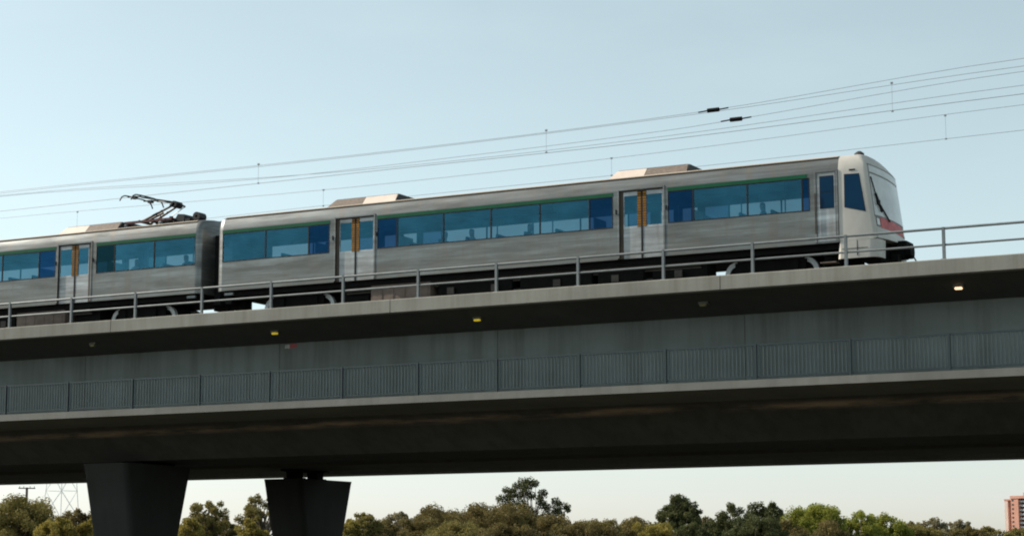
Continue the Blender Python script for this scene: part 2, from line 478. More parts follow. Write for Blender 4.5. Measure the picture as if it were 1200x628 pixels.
# lamps under the deck overhang
lab = ['faint small yellow lamp under the deck overhang, leftmost, above the nearer pier',
       'small yellow lamp under the deck overhang beside the red and white graffiti',
       'small yellow lamp under the deck overhang, under the middle of the right train car',
       'very faint small lamp under the deck overhang below the right roof pod',
       'lit orange-white lamp under the deck overhang right of the train front']
for k, (x, mt) in enumerate(zip((-44.7, -37.11, -29.54, -22.0, -14.46), ('lamp_off', 'lamp_dim', 'lamp_dim', 'lamp_off', 'lamp_on'))):
    zc = 9.215
    l = thing('walkway_lamp', (x, 53.2, zc + .09), lab[k], 'lamp', 'lamps under the deck overhang')
    MB().box(x - .15, x + .15, 53.10, 53.32, zc + .03, zc + .12).build('housing', M['lampbody'], l, bevel=.012)
    MB().box(x - .10, x + .10, 53.08, 53.21, zc - .03, zc + .03).build('diffuser', M[mt], l, bevel=.015)

# tracks
for yc, lb in ((55.55, 'near railway track on the deck, under the train'), (62.5, 'far railway track on the deck behind the train')):
    tr = thing('railway_track', (-31, yc, 9.62), lb, 'track')
    for s in (-1, 1):
        y = yc + s * .565
        MB().prism([(y - .07, 9.70), (y - .07, 9.72), (y - .012, 9.74), (y - .012, 9.81), (y - .035, 9.82), (y - .035, 9.85), (y + .035, 9.85), (y + .035, 9.82), (y + .012, 9.81), (y + .012, 9.74), (y + .07, 9.72), (y + .07, 9.70)], X0, X1).build('rail', M['rail'], tr)
        MB().box(X0, X1, y - .2, y + .2, 9.622, 9.70).build('plinth', M['conc'], tr)

# ------------------------------------------------------------------ train cars
YC, YN = 55.55, 54.10
def my(y): return 2 * YC - y
def arc_pts(inset=0.):
    """cantrail leaning in a little, tight shoulder, nearly flat roof"""
    o = [(54.10 + inset, 13.02), (54.125 + inset, 13.16), (54.165 + inset, 13.30), (54.215 + inset, 13.40 - inset * .3), (54.285 + inset * .8, 13.455 - inset * .7),
         (54.38 + inset * .4, 13.49 - inset), (54.60, 13.535 - inset), (55.0, 13.59 - inset), (55.55, 13.61 - inset)]
    return o + [(my(y), z) for y, z in reversed(o[:-1])]
def outline(inset=0., zb=10.92):
    return [(YN + inset, zb)] + arc_pts(inset) + [(my(YN + inset), zb)]

def car(pref, mx, label, cx, deep_extra):
    c = thing('train_car', (cx, YC, 9.85), label, 'train car', 'two coupled cars of the commuter train')
    B = lambda m, name, mt, par=c, **k: m.build(name, mt, par, mx=mx, **k)
    doors = [(-35.47, -33.88), (-25.17, -23.60)]
    banks = [[(-39.99, -38.22, 0), (-38.22, -36.48, 0), (-36.48, -35.66, 1)],
             [(-33.80, -33.04, 1), (-33.04, -31.31, 0), (-31.31, -29.58, 0), (-29.58, -27.84, 0), (-27.84, -26.13, 0), (-26.13, -25.33, 1)],
             [(-23.50, -22.67, 1), (-22.67, -20.94, 0), (-20.94, -19.24, 0), (-19.24, -19.01, 0)]]
    walls = [(-40.0, -35.47), (-33.88, -25.17), (-23.60, -18.14)]
    # ---- sides
    sh = MB()
    for side in (0, 1):
        f = (lambda y: y) if not side else my
        def bx(x0, x1, y0, y1, z0, z1): sh.box(x0, x1, min(f(y0), f(y1)), max(f(y0), f(y1)), z0, z1)
        for (wa, wb), bk in zip(walls, banks):
            bx(wa, wb, YN, 54.15, 10.92, 11.90)
            bx(wa, wb, YN, 54.15, 12.882, 13.02)
            bx(wa, bk[0][0], YN, 54.15, 11.90, 12.882)
            bx(bk[-1][1], wb, YN, 54.15, 11.90, 12.882)
        for a, b_ in doors: bx(a, b_, YN + .001, 54.15, 13.035, 13.02 + .02)
        for xs in (-28.66, -37.3, -31.9, -21.9):           # vertical sheet seams, above the stripe
            bx(xs - .009, xs + .009, YN - .003, YN + .02, 12.995, 13.03)
    B(sh, 'body_side', M['steel'])
    for a, b_ in ((-28.68, -28.655),):
        pass
    ap, ai = arc_pts(), arc_pts(.04)
    B(MB().prism(ap + list(reversed(ai)), -39.985, -18.14), 'roof', M['roofside'], smooth=35)
    for f in ((lambda y: y), my):
        pts = [(f(54.235), 13.432), (f(54.225), 13.452), (f(54.29), 13.482), (f(54.32), 13.472)]
        B(MB().prism(pts, -39.95, -18.16), 'roof_gutter', M['gutter'])
        pts = [(f(54.205), 13.405), (f(54.20), 13.418), (f(54.24), 13.435), (f(54.25), 13.42)]
        B(MB().prism(pts, -39.95, -18.16), 'roof_seal', M['recess'])
    # ---- rounded inner end
    e = MB(); rings = [(outline(), -39.985), (outline(.015), -40.09), (outline(.06), -40.17), (outline(.13), -40.2)]
    n = len(rings[0][0])
    e.add([(x, *p) for o, x in rings for p in o], [(j * n + k, j * n + (k + 1) % n, (j + 1) * n + (k + 1) % n, (j + 1) * n + k) for j in range(3) for k in range(n)] + [tuple(range(3 * n, 4 * n))])
    B(e, 'end_wall', M['frame'], smooth=40)
    # ---- stripes and windows
    for side in (0, 1):
        f = (lambda y: y) if not side else my
        for bk in banks:
            ys = sorted((f(54.092), f(54.0995)))
            B(MB().box(bk[0][0] - .01, min(bk[-1][1], -19.1) + .01, ys[0], ys[1], 12.886, 12.992), 'green_stripe', M['green'])
            for i, (a, b_, dp) in enumerate(bk):
                fr = MB(); t_ = .022
                y0, y1 = sorted((f(54.096), f(54.135)))
                for (xa, xb, za, zb) in ((a, a + t_, 11.902, 12.88), (b_ - t_, b_, 11.902, 12.88), (a + t_, b_ - t_, 11.902, 11.93), (a + t_, b_ - t_, 12.856, 12.88)):
                    fr.box(xa, xb, y0, y1, za, zb)
                wn = B(fr, 'window', M['rubber'])
                y = f(54.112)
                g = MB(); g.add([(a + t_, y, 11.93), (b_ - t_, y, 11.93), (b_ - t_, y, 12.856), (a + t_, y, 12.856)], [(0, 1, 2, 3)])
                gm = M['dglass'] if dp else M['glass']
                if dp and deep_extra and abs(b_ + 35.66) < .01: gm = M['kglass']
                if b_ > -19.1: gm = M['dglass']
                B(g, 'pane', gm, wn)
        # ---- doors
        for a, b_ in doors:
            y0, y1 = sorted((f(54.085), f(54.135)))
            fr = MB().box(a, a + .055, y0, y1, 10.95, 13.08).box(b_ - .055, b_, y0, y1, 10.95, 13.08).box(a + .055, b_ - .055, y0, y1, 13.03, 13.08)
            B(fr, 'door_frame', M['frame'], bevel=.006)
            y0, y1 = sorted((f(54.137), f(54.22)))
            B(MB().box(a + .002, a + .17, y0, y1, 10.93, 13.03).box(b_ - .075, b_ - .002, y0, y1, 10.93, 13.03).box(a + .17, b_ - .075, y0, y1, 12.985, 13.03), 'door_jamb', M['recess'])
            xm = (a + b_) / 2 + .01
            for la, lb_, inner in ((a + .175, xm - .022, 1), (xm + .022, b_ - .08, 0)):
                y0, y1 = sorted((f(54.150), f(54.185)))
                wa, wb = (la + .03, lb_ - .13) if inner else (la + .13, lb_ - .03)
                lf = MB().box(la, lb_, y0, y1, 10.93, 11.92).box(la, lb_, y0, y1, 12.86, 12.98).box(la, wa, y0, y1, 11.92, 12.86).box(wb, lb_, y0, y1, 11.92, 12.86)
                lo = B(lf, 'door_leaf', M['door'])
                y = f(54.158)
                g = MB(); g.add([(wa, y, 11.92), (wb, y, 11.92), (wb, y, 12.86), (wa, y, 12.86)], [(0, 1, 2, 3)])
                B(g, 'pane', M['glass'], lo)
                y0, y1 = sorted((f(54.139), f(54.1450)))
                sa, sb = (lb_ - .125, lb_ - .012) if inner else (la + .012, la + .125)
                st = MB()
                B(MB().box(sa - .004, sb + .004, min(f(54.1452), f(54.1498)), max(f(54.1452), f(54.1498)), 11.885, 12.985), 'edge_backing', M['rubber'], lo)
                for q in range(14):
                    z = 11.90 + q * .0775
                    st.box(sa, sb, y0, y1, z, z + .056)
                B(st, 'edge_strip', M['yellow'], lo)
                sa, sb = (lb_ - .011, lb_ + .02) if inner else (la - .02, la + .011)
                B(MB().box(sa, sb, y0, y1, 10.94, 12.98), 'door_seal', M['rubber'], lo)
            for xx in (a - .05, b_ + .05):
                y0, y1 = sorted((f(54.06), f(54.10)))
                B(MB().box(xx - .01, xx + .01, y0, y1, 12.32, 12.46), 'door_button', M['rubber'])
    # ---- interior
    B(MB().box(-39.9, -18.2, 54.16, 56.94, 10.93, 10.98), 'floor', M['floor'])
    B(MB().box(-39.9, -18.2, 54.3, 56.8, 13.10, 13.13), 'ceiling', M['ceil'])
    for xx in (-36.2, -33.0, -26.0, -22.75):
        for ya, yb in ((54.17, 55.0), (56.1, 56.93)):
            B(MB().box(xx - .02, xx + .02, ya, yb, 10.98, 12.3), 'draught_screen', M['ceil'])
    B(MB().box(-18.75, -18.7, 54.16, 56.94, 10.98, 13.1), 'cab_bulkhead', M['ceil'])
    for xx in (-39.0, -37.0, -32.0, -30.0, -28.0, -21.6, -20.2):
        B(MB().tube([(xx, 55.3, 10.98), (xx, 55.3, 13.1)], .02, 6), 'grab_pole', M['galv'])
    for xx in (-38.6, -31.0, -29.0, -27.0, -21.2):
        B(MB().box(xx - .4, xx + .4, 56.84, 56.88, 12.88, 13.08), 'notice_panel', M['pod'])
    seat0 = None
    for xs in (-39.4, -38.3, -37.4, -32.4, -31.3, -30.3, -29.2, -28.2, -27.1, -22.1, -21.0, -20.0):
        for ya in (54.2, 55.95):
            if seat0 is None:
                SX, SY = xs, ya
                sm = MB().box(xs - .22, xs + .22, ya, ya + .95, 11.36, 11.46).box(xs - .27, xs - .2, ya, ya + .95, 11.44, 12.07).box(xs - .1, xs + .1, ya + .35, ya + .6, 10.98, 11.36)
                seat0 = B(sm, 'seat', M['seat'], bevel=.02)
            else:
                shift_copy(seat0, (mx(xs) - mx(SX), ya - SY, 0), c)
    # ---- roof pods (air conditioning)
    for (a, b_), lt in ((((-36.19, -33.52), 0), ((-25.76, -23.14), 1)) if not deep_extra else (((-47.80, -45.08), 1), ((-58.0, -55.35), 0))):
        B = lambda m, name, mt, par=c, **k: m.build(name, mt, par, **k)
        bm_ = (a + b_) / 2 - (.1 if lt else -.05)
        pd = B(MB().box(a + .02, b_ + .02, 54.80, 56.3, 13.50, 13.60), 'roof_pod', M['podend'])
        ya, yb = 54.72, 54.98
        lo_, hi_ = 13.565, 13.845
        def pan(x0, x1, i0, i1):
            p = MB()
            p.slab([(x0, ya, lo_), (x1, ya, lo_), (x1 - i1, yb, hi_), (x0 + i0, yb, hi_)], (0, .7, -.7), .03)
            return p
        B(pan(a, bm_ - .012, .2, 0), 'pod_panel', M['pod'] if lt else M['podg'], pd)
        B(pan(bm_ + .012, b_, 0, .05), 'pod_panel', M['podg'] if lt else M['pod'], pd)
        B(MB().hull8([(a + .1, 55.0, 13.6), (b_ - .01, 55.0, 13.6), (b_ - .01, 56.4, 13.6), (a + .1, 56.4, 13.6)],
                     [(a + .22, 55.0, 13.86), (b_ - .06, 55.0, 13.86), (b_ - .06, 56.2, 13.86), (a + .22, 56.2, 13.86)]), 'pod_cover', M['podend'], pd)
        B(MB().slab([(b_ - .02, 54.76, 13.57), (b_ - .02, 54.99, 13.85), (b_ - .02, 56.3, 13.85), (b_ - .02, 56.5, 13.57)], (1, 0, 0), .02), 'pod_end_plate', M['podend'], pd)
    B = lambda m, name, mt, par=c, **k: m.build(name, mt, par, mx=mx, **k)
    # ---- underframe, boxes and bogies
    B(MB().box(-40.0, -18.2, 54.28, 56.82, 10.74, 10.915), 'underframe', M['dark'])
    for a, b_, ya, yb, zb, mt in ((-34.15, -31.9, 54.3, 55.2, 10.02, 'brownbox'), (-31.7, -29.0, 54.45, 55.6, 10.1, 'dark'), (-28.7, -26.2, 54.4, 55.5, 10.08, 'dark'),
                                  (-26.0, -24.45, 54.4, 55.3, 10.12, 'dark'), (-24.2, -22.4, 54.5, 55.2, 10.2, 'dark'),
                                  (-33.4, -30.2, 55.9, 56.8, 10.05, 'dark'), (-29.9, -27.0, 55.8, 56.8, 10.1, 'dark'), (-26.8, -24.6, 55.9, 56.8, 10.1, 'dark'), (-35.5, -34.4, 54.6, 56.4, 10.25, 'dark'), (-18.75, -18.2, 54.5, 56.6, 10.3, 'dark')):
        eb = B(MB().box(a, b_, ya, yb, zb, 10.742), 'equipment_box', M[mt], bevel=.015)
        if mt == 'brownbox':
            rb = MB()
            for q in range(5): rb.box(a + .1 + q * .43, a + .44 + q * .43, ya - .012, ya + .002, zb + .06, 10.68)
            B(rb, 'box_lid', M['brownbox'], eb)
    for xm_, hb in ((-37.28, 1.0), (-20.48, 1.06)):
        bo = MB()
        for y in (54.68, 56.34):
            bo.box(xm_ - hb - .05, xm_ + hb + .05, y, y + .09, 10.30, 10.62)
            bo.box(xm_ - hb + .02, xm_ + hb - .02, y - .002, y + .092, 9.95, 10.735)
        bo.box(xm_ - .35, xm_ + .35, 54.77, 56.34, 10.2, 10.74)
        bo.box(xm_ - hb - .1, xm_ + hb + .1, 55.1, 56.0, 10.25, 10.7)
        bg_ = B(bo, 'bogie', M['dark'])
        for s in (-1, 1):
            for y, yo in ((54.80, 54.78), (56.18, 56.30)):
                wm = MB(); xw = xm_ + s * hb
                wm.k = 0; wm.ring((xw, 10.27), .27, .41, yo, yo + .14)
                wm.k = 1; wm.ring((xw, 10.27), .02, .271, yo + .03, yo + .11)
                B(wm, 'wheel', [M['rim'], M['dark']], bg_, smooth=40)
            B(MB().box(xm_ + s * (hb - .33), xm_ + s * (hb - .33) + .16, 54.62, 54.70, 10.12, 10.6), 'damper', M['dark'], bg_)
    pp = MB()
    for y, z, r_ in ((54.36, 10.70, .022), (54.42, 10.62, .016), (54.5, 10.56, .03)):
        pp.tube([(-35.2, y, z), (-33.9, y, z), (-33.8, y, z + .03), (-28, y, z + .03), (-22.6, y, z)], r_, 6)
    B(pp, 'pipe', M['pipe'])
    for xx in (-31.2, -29.6, -27.4, -25.4, -23.3):
        B(MB().box(xx - .12, xx + .12, 54.36, 54.42, 10.28, 10.5), 'junction_box', M['pipe'])
    for xx in (-29.0, -24.3):
        B(MB().tube([(xx - .28, 54.62, 10.2), (xx - .26, 54.62, 10.2), (xx + .26, 54.62, 10.2), (xx + .28, 54.62, 10.2)], [.1, .15, .15, .1], 12), 'air_tank', M['pipe'])
    B(MB().box(-40.46, -40.2, 54.95, 56.15, 10.6, 13.02), 'gangway_bellows', M['rubber'])
    B(MB().box(-40.5, -39.9, 55.35, 55.75, 10.45, 10.72), 'coupler', M['dark'])
    B(MB().box(-39.95, -39.6, 54.2, 54.5, 10.78, 10.86), 'step', M['galv'])
    return c, B, doors

def cab(c, B):
    """moulded white driving cab"""
    def xf(y, z):
        x = -17.33 + (13.34 - z) * .127 + .12 * (1 - ((y - YC) / 1.45) ** 2)
        if z > 13.2: x -= (z - 13.2) * .75
        return x
    base = outline(0, 10.95)
    # resample the sides so that the shell can bend
    o = [(YN, 10.95 + k * (13.0 - 10.95) / 8) for k in range(8)] + arc_pts() + [(my(YN), 13.0 - k * (13.0 - 10.95) / 8) for k in range(1, 9)]
    n = len(o); cy, cz = YC, 12.1
    def sc(p, s): return (cy + (p[0] - cy) * s, cz + (p[1] - cz) * s)
    rings = [[(-18.135, y, z) for y, z in o], [(xf(y, z) - .10, y, z) for y, z in o]]
    for s, dx in ((.985, -.03), (.955, 0.), (.8, 0), (.6, 0), (.4, 0), (.2, 0)):
        rings.append([(xf(*sc(p, s)) + dx, *sc(p, s)) for p in o])
    m = MB()
    m.add([v for r in rings for v in r], [(j * n + k, j * n + (k + 1) % n, (j + 1) * n + (k + 1) % n, (j + 1) * n + k) for j in range(len(rings) - 1) for k in range(n)] + [tuple(range((len(rings) - 1) * n, len(rings) * n))])
    shell = B(m, 'cab_shell', M['white'], smooth=50)
    def patch(name, mt, corner, out=.014, th=.02, par=shell, nu=8, nv=4):
        """curved plate lying on the cab front; corner = (y,z) of near-top, far-top, far-bottom, near-bottom"""
        (ya, za), (yb, zb), (yc_, zc), (yd, zd) = corner
        P = []
        for j in range(nv + 1):
            v = j / nv
            for i in range(nu + 1):
                u = i / nu
                y = (ya + (yb - ya) * u) * (1 - v) + (yd + (yc_ - yd) * u) * v
                z = (za + (zb - za) * u) * (1 - v) + (zd + (zc - zd) * u) * v
                P.append((y, z))
        q = MB(); k = len(P); wdt = nu + 1
        vs = [(xf(*p) + out, *p) for p in P] + [(xf(*p) + out - th, *p) for p in P]
        fs = []
        for j in range(nv):
            for i in range(nu):
                a = j * wdt + i
                fs.append((a, a + 1, a + wdt + 1, a + wdt)); fs.append((k + a + wdt, k + a + wdt + 1, k + a + 1, k + a))
        rim = [i for i in range(wdt)] + [j * wdt + nu for j in range(1, nv + 1)] + [nv * wdt + i for i in range(nu - 1, -1, -1)] + [j * wdt for j in range(nv - 1, 0, -1)]
        for i in range(len(rim)):
            a, b_ = rim[i], rim[(i + 1) % len(rim)]; fs.append((a, b_, b_ + k, a + k))
        q.add(vs, fs)
        return B(q, name, mt, par, smooth=40)
    patch('window_surround', M['surround'], ((54.20, 13.17), (56.88, 13.17), (56.96, 11.64), (54.17, 11.60)), out=.006)
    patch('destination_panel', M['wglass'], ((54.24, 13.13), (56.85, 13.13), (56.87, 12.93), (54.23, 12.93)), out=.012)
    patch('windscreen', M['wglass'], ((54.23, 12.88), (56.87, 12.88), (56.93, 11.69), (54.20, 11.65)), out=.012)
    patch('red_band', M['red'], ((54.50, 11.62), (56.62, 11.62), (56.62, 11.31), (54.50, 11.31)))
    for ya, yb in ((54.22, 54.46), (56.66, 56.90)):
        hl = patch('headlight', M['surround'], ((ya, 11.60), (yb, 11.60), (yb, 11.33), (ya, 11.33)))
        patch('lens', M['lens'], ((ya + .04, 11.56), (yb - .04, 11.56), (yb - .04, 11.37), (ya + .04, 11.37)), out=.02, par=hl)
    # apron below the band
    ap = MB(); ny = 12; ys = [54.18 + (56.92 - 54.18) * k / ny for k in range(ny + 1)]
    for y in ys:
        tap = max(0, 1 - ((y - YC) / 1.42) ** 4)
        ap.v += [(xf(y, 11.31) + .005, y, 11.31), (xf(y, 11.08) + .13 * tap, y, 11.08), (xf(y, 10.96) + .12 * tap, y, 10.97), (xf(y, 10.96) - .3, y, 10.97), (xf(y, 11.31) - .3, y, 11.31)]
    for k in range(ny):
        for j in range(5): ap.f.append((k * 5 + j, k * 5 + (j + 1) % 5, (k + 1) * 5 + (j + 1) % 5, (k + 1) * 5 + j))
    ap.f += [(0, 1, 2, 3, 4), tuple(ny * 5 + j for j in (4, 3, 2, 1, 0))]
    ap.mi = [0] * len(ap.f)
    B(ap, 'apron', M['white'], shell, smooth=30)
    # side skirts with a wrapped corner
    for f in ((lambda y: y), my):
        pts = [(-18.10, 54.1), (-17.25, 54.1), (-17.08, 54.13), (-16.99, 54.22), (-16.95, 54.4), (-16.93, 54.62)]
        s = MB()
        for x, y in pts: s.v += [(x, f(y), 10.945), (x - .02, f(y + .01), 10.43), (x - .10, f(y + .07), 10.43), (x - .06, f(y + .08), 10.945)]
        for k in range(len(pts) - 1):
            for j in range(4): s.f.append((k * 4 + j, k * 4 + (j + 1) % 4, (k + 1) * 4 + (j + 1) % 4, (k + 1) * 4 + j))
        s.f += [(0, 1, 2, 3), tuple((len(pts) - 1) * 4 + j for j in (3, 2, 1, 0))]; s.mi = [0] * len(s.f)
        sk = B(s, 'side_skirt', M['white'], smooth=40)
        y0, y1 = sorted((f(54.097), f(54.11)))
        B(MB().box(-17.62, -17.60, y0, y1, 10.5, 10.94).box(-18.06, -17.30, y0, y1, 10.70, 10.715), 'hatch_seam', M['dark'], sk)
        # side window and vent
        y = f(54.1)
        nn = (0, -1, 0) if f(54) < YC else (0, 1, 0)
        W4 = [(-17.955, 12.89), (-17.50, 12.88), (-17.33, 11.75), (-17.965, 11.92)]
        cen = (sum(p[0] for p in W4) / 4, sum(p[1] for p in W4) / 4)
        fr = B(MB().slab([(x, y, z) for x, z in W4], nn, .008), 'side_window', M['rubber'])
        B(MB().slab([(cen[0] + (x - cen[0]) * .93, y, cen[1] + (z - cen[1]) * .965) for x, z in W4], nn, .012), 'pane', M['cglass'], fr)
        y0, y1 = sorted((f(54.085), f(54.1)))
        B(MB().box(-17.80, -17.62, y0, y1, 12.98, 13.02), 'vent', M['dark'], shell)
        # cab door
        ya, yb = sorted((f(54.075), f(54.0995)))
        B(MB().box(-18.87, -18.80, ya, yb, 10.95, 13.06).box(-18.21, -18.145, ya, yb, 10.95, 13.06).box(-18.80, -18.21, ya, yb, 13.0, 13.06), 'cab_door_frame', M['frame'], bevel=.005)
        ya, yb = sorted((f(54.09), f(54.0995)))
        dr = B(MB().box(-18.78, -18.23, ya, yb, 10.97, 12.985), 'cab_door', M['door'])
        ya, yb = sorted((f(54.084), f(54.0895)))
        wd = B(MB().box(-18.70, -18.27, ya, yb, 11.93, 12.89), 'door_window', M['rubber'], dr)
        ya, yb = sorted((f(54.080), f(54.0835)))
        B(MB().box(-18.68, -18.29, ya, yb, 11.95, 12.405), 'pane', M['cglass'], dr); B(MB().box(-18.68, -18.29, ya, yb, 12.425, 12.87), 'pane', M['cglass'], dr)
        y0, y1 = sorted((f(54.03), f(54.06)))
        B(MB().box(-18.84, -18.82, y0, y1, 11.2, 12.4), 'grab_rail', M['recess'])
        for z in (10.35, 10.62):
            y0, y1 = sorted((f(54.14), f(54.45)))
            B(MB().box(-18.75, -18.27, y0, y1, z, z + .03), 'step', M['brownbox'])
    # wiper, roof horn, coupler
    B(MB().tube([(xf(55.17, 11.58) + .04, 55.17, 11.58), (xf(54.5, 12.05) + .05, 54.5, 12.05)], .022, 6).tube([(xf(54.66, 11.80) + .04, 54.66, 11.80), (xf(54.38, 12.3) + .04, 54.38, 12.3)], .04, 6).tube([(xf(54.38, 12.3) + .04, 54.38, 12.3), (xf(54.25, 12.78) + .03, 54.25, 12.78)], .018, 6).box(xf(54.5, 12.05), xf(54.5, 12.05) + .07, 54.42, 54.58, 11.98, 12.12), 'wiper', M['rubber'], shell)
    B(MB().tube([(-17.95, YC, 13.60), (-17.95, YC, 13.76), (-17.95, YC, 13.83)], [.16, .15, .06], 12), 'roof_horn', M['podend'])
    B(MB().box(-17.6, -17.02, 54.45, 56.65, 10.36, 10.93), 'buffer_beam', M['dark'])
    B(MB().box(-17.0, -16.62, 55.30, 55.80, 10.52, 10.90).tube([(-16.62, 55.55, 10.72), (-16.42, 55.55, 10.72)], .22, 12).box(-16.75, -16.5, 55.2, 55.9, 10.84, 11.0).box(-16.9, -16.7, 55.0, 55.3, 10.2, 10.6), 'coupler', M['dark'])
    B(MB().tube([(-16.5, 55.45, 10.62), (-16.36, 55.4, 10.55), (-16.2, 55.3, 10.3), (-16.12, 55.2, 10.0), (-16.1, 55.15, 9.72)], .02, 6), 'jumper_cable', M['dark'])

M['roofside'] = steel('cantrail_steel', (.145, .165, .172), .5, False, .45)
M['pipe'] = plain('dusty_pipe', (.075, .062, .052), .8, 0, .4)
M['gutter'] = plain('gutter_beige', (.60, .50, .40), .6, 0, .2, (.6, 2, 2))
M['lens'] = plain('headlight_lens', (.75, .75, .70), .15)
M['cglass'] = plain('cab_side_glass_dark', (.001, .034, .085), .3, 0, .2, (.8, .8, .8))
M['cglass'].node_tree.nodes['Principled BSDF'].inputs['Specular IOR Level'].default_value = .12
M['dark'].node_tree.nodes['Principled BSDF'].inputs['Specular IOR Level'].default_value = .15
M['green'].node_tree.nodes['Principled BSDF'].inputs['Specular IOR Level'].default_value = .2
M['surround'] = plain('window_gasket_grey', (.20, .20, .19), .6)
M['wglass'] = plain('windscreen_pale', (.62, .63, .60), .14, 0, .22, (.9, 1.2, 1.6))  # opaque pale colour stands in for the bright sky reflected in the glass

carB, BB, doors = car('b', lambda x: x, 'right-hand stainless steel train car with white driving cab and two beige roof pods', -28.6, False)
cab(carB, BB)
carA, BA, _ = car('a', lambda x: -81.13 - x, 'left-hand stainless steel train car with raised pantograph, cut off by the frame', -52.5, True)
cab(carA, BA)

# pantograph on the left car
pg = MB().box(-45.0, -42.9, 55.0, 55.08, 13.76, 13.84).box(-45.0, -42.9, 56.02, 56.1, 13.76, 13.84).box(-45.0, -44.9, 55.08, 56.02, 13.76, 13.84).box(-43.9, -43.8, 55.08, 56.02, 13.76, 13.84).box(-43.0, -42.9, 55.08, 56.02, 13.76, 13.84).build('pantograph', M['redoxide'], carA)
for x in (-44.95, -43.4):
    for y in (55.04, 56.06):
        im = MB()
        for q in range(3): im.tube([(x, y, 13.58 + q * .06), (x, y, 13.62 + q * .06)], [.085, .05], 10)
        im.build('insulator', M['porcelain'], pg)
MB().tube([(-44.5, 55.3, 13.84), (-43.19, 55.42, 14.36)], [.05, .04], 8).tube([(-44.5, 55.8, 13.84), (-43.19, 55.68, 14.36)], [.05, .04], 8).tube([(-44.5, 55.2, 13.86), (-44.5, 55.9, 13.86)], .05, 8).tube([(-44.45, 55.55, 13.9), (-43.7, 55.55, 14.15)], .045, 8).build('lower_arm', M['black'], pg)
MB().ring((-43.1, 14.39), .055, .12, 55.35, 55.75, 14).tube([(-43.2, 55.3, 14.36), (-43.2, 55.8, 14.36)], .04, 8).build('knuckle', M['black'], pg)
MB().tube([(-42.74, 55.55, 14.29), (-43.08, 55.55, 14.46)], .035, 8).tube([(-43.08, 55.42, 14.46), (-44.35, 55.1, 14.70)], .026, 8).tube([(-43.08, 55.68, 14.46), (-44.35, 56.0, 14.70)], .026, 8).tube([(-43.6, 55.29, 14.56), (-43.6, 55.81, 14.56)], .02, 6).build('upper_arm', M['black'], pg)
MB().tube([(-42.74, 55.55, 14.29), (-43.55, 55.55, 13.88)], .014, 6).build('link_rod', M['porcelain'], pg)
hd = MB()
for x in (-44.92, -44.42):
    hd.tube([(x, 54.62, 14.55), (x, 54.72, 14.70), (x, 54.88, 14.77), (x, 55.2, 14.79), (x, 55.9, 14.79), (x, 56.22, 14.77), (x, 56.38, 14.70), (x, 56.48, 14.55)], .024, 6)
for y in (55.1, 56.0): hd.tube([(-44.95, y, 14.76), (-44.38, y, 14.73)], .03, 6).box(-44.72, -44.55, y - .07, y + .07, 14.66, 14.76)
hd.build('collector_head', M['black'], pg)
MB().hull8([(-43.05, 55.2, 13.6), (-42.5, 55.2, 13.6), (-42.5, 55.9, 13.6), (-43.05, 55.9, 13.6)], [(-42.78, 55.2, 13.98), (-42.5, 55.2, 13.95), (-42.5, 55.9, 13.95), (-42.78, 55.9, 13.98)]).box(-43.75, -43.5, 55.2, 55.9, 13.6, 13.9).tube([(-43.3, 55.5, 13.6), (-43.3, 55.5, 13.98)], .07, 8).build('drive_unit', M['black'], pg)
MB().ring((-42.05, 13.86), .05, .155, 55.3, 55.7, 18).box(-42.16, -41.94, 55.3, 55.7, 13.58, 13.74).box(-42.45, -42.25, 55.2, 55.8, 13.58, 13.78).build('surge_arrester', M['black'], carA)
MB().box(-42.4, -41.2, 55.9, 56.4, 13.5, 13.72).build('roof_duct', M['galv'], carA)

# ------------------------------------------------------------------ overhead wires
def wire(name, label, y, pts, drops=(), r=.0075, ins=(), grp='overhead wires above the viaduct'):
    (xa, za), (xb, zb) = pts[0], pts[-1]
    ext = [(xa - 60, za + .15)] + list(pts) + [(xb + 50, zb + .5)]
    dense = []
    P = ext
    for i in range(len(P) - 1):                                  # Catmull-Rom through the hung points
        p0, p1, p2, p3 = P[max(i - 1, 0)], P[i], P[i + 1], P[min(i + 2, len(P) - 1)]
        for k in range(6):
            t = k / 6
            m1 = (p2[1] - p0[1]) / (p2[0] - p0[0]) * (p2[0] - p1[0]); m2 = (p3[1] - p1[1]) / (p3[0] - p1[0]) * (p2[0] - p1[0])
            z = (2 * t ** 3 - 3 * t * t + 1) * p1[1] + (t ** 3 - 2 * t * t + t) * m1 + (-2 * t ** 3 + 3 * t * t) * p2[1] + (t ** 3 - t * t) * m2
            dense.append((p1[0] + (p2[0] - p1[0]) * t, y, z))
    dense.append((P[-1][0], y, P[-1][1]))
    th = thing(name, (-31, y, 9.62), label, 'wire', grp)
    MB().tube(dense, r, 5).build('conductor', M['wire'], th)
    for x, z0, z1 in drops:
        MB().tube([(x, y, z0), (x, y, z1)], .0045, 5).box(x - .03, x + .03, y - .02, y + .02, z0 - .02, z0 + .025).box(x - .035, x + .035, y - .02, y + .02, z1 - .025, z1 + .03).build('dropper', M['wire'], th)
    for x, z in ins:
        MB().tube([(x - .5, y, z - .02), (x - .2, y, z), (x - .19, y, z), (x + .19, y, z), (x + .2, y, z), (x + .5, y, z + .02)], [.022, .022, .07, .07, .022, .022], 8).build('insulator', M['dark'], th)
    return th
wire('messenger_wire', 'topmost overhead wire, carrying an insulator above the right roof pod', 56.0, [(-51.83, 15.71), (-35.78, 15.57), (-23.2, 15.69), (-13.1, 16.17)], ins=[(-22.75, 15.70)])
wire('overlap_wire', 'second overhead wire from the top at the right edge', 56.1, [(-51.83, 15.68), (-35.78, 15.55), (-23.2, 15.66), (-13.11, 15.97)])
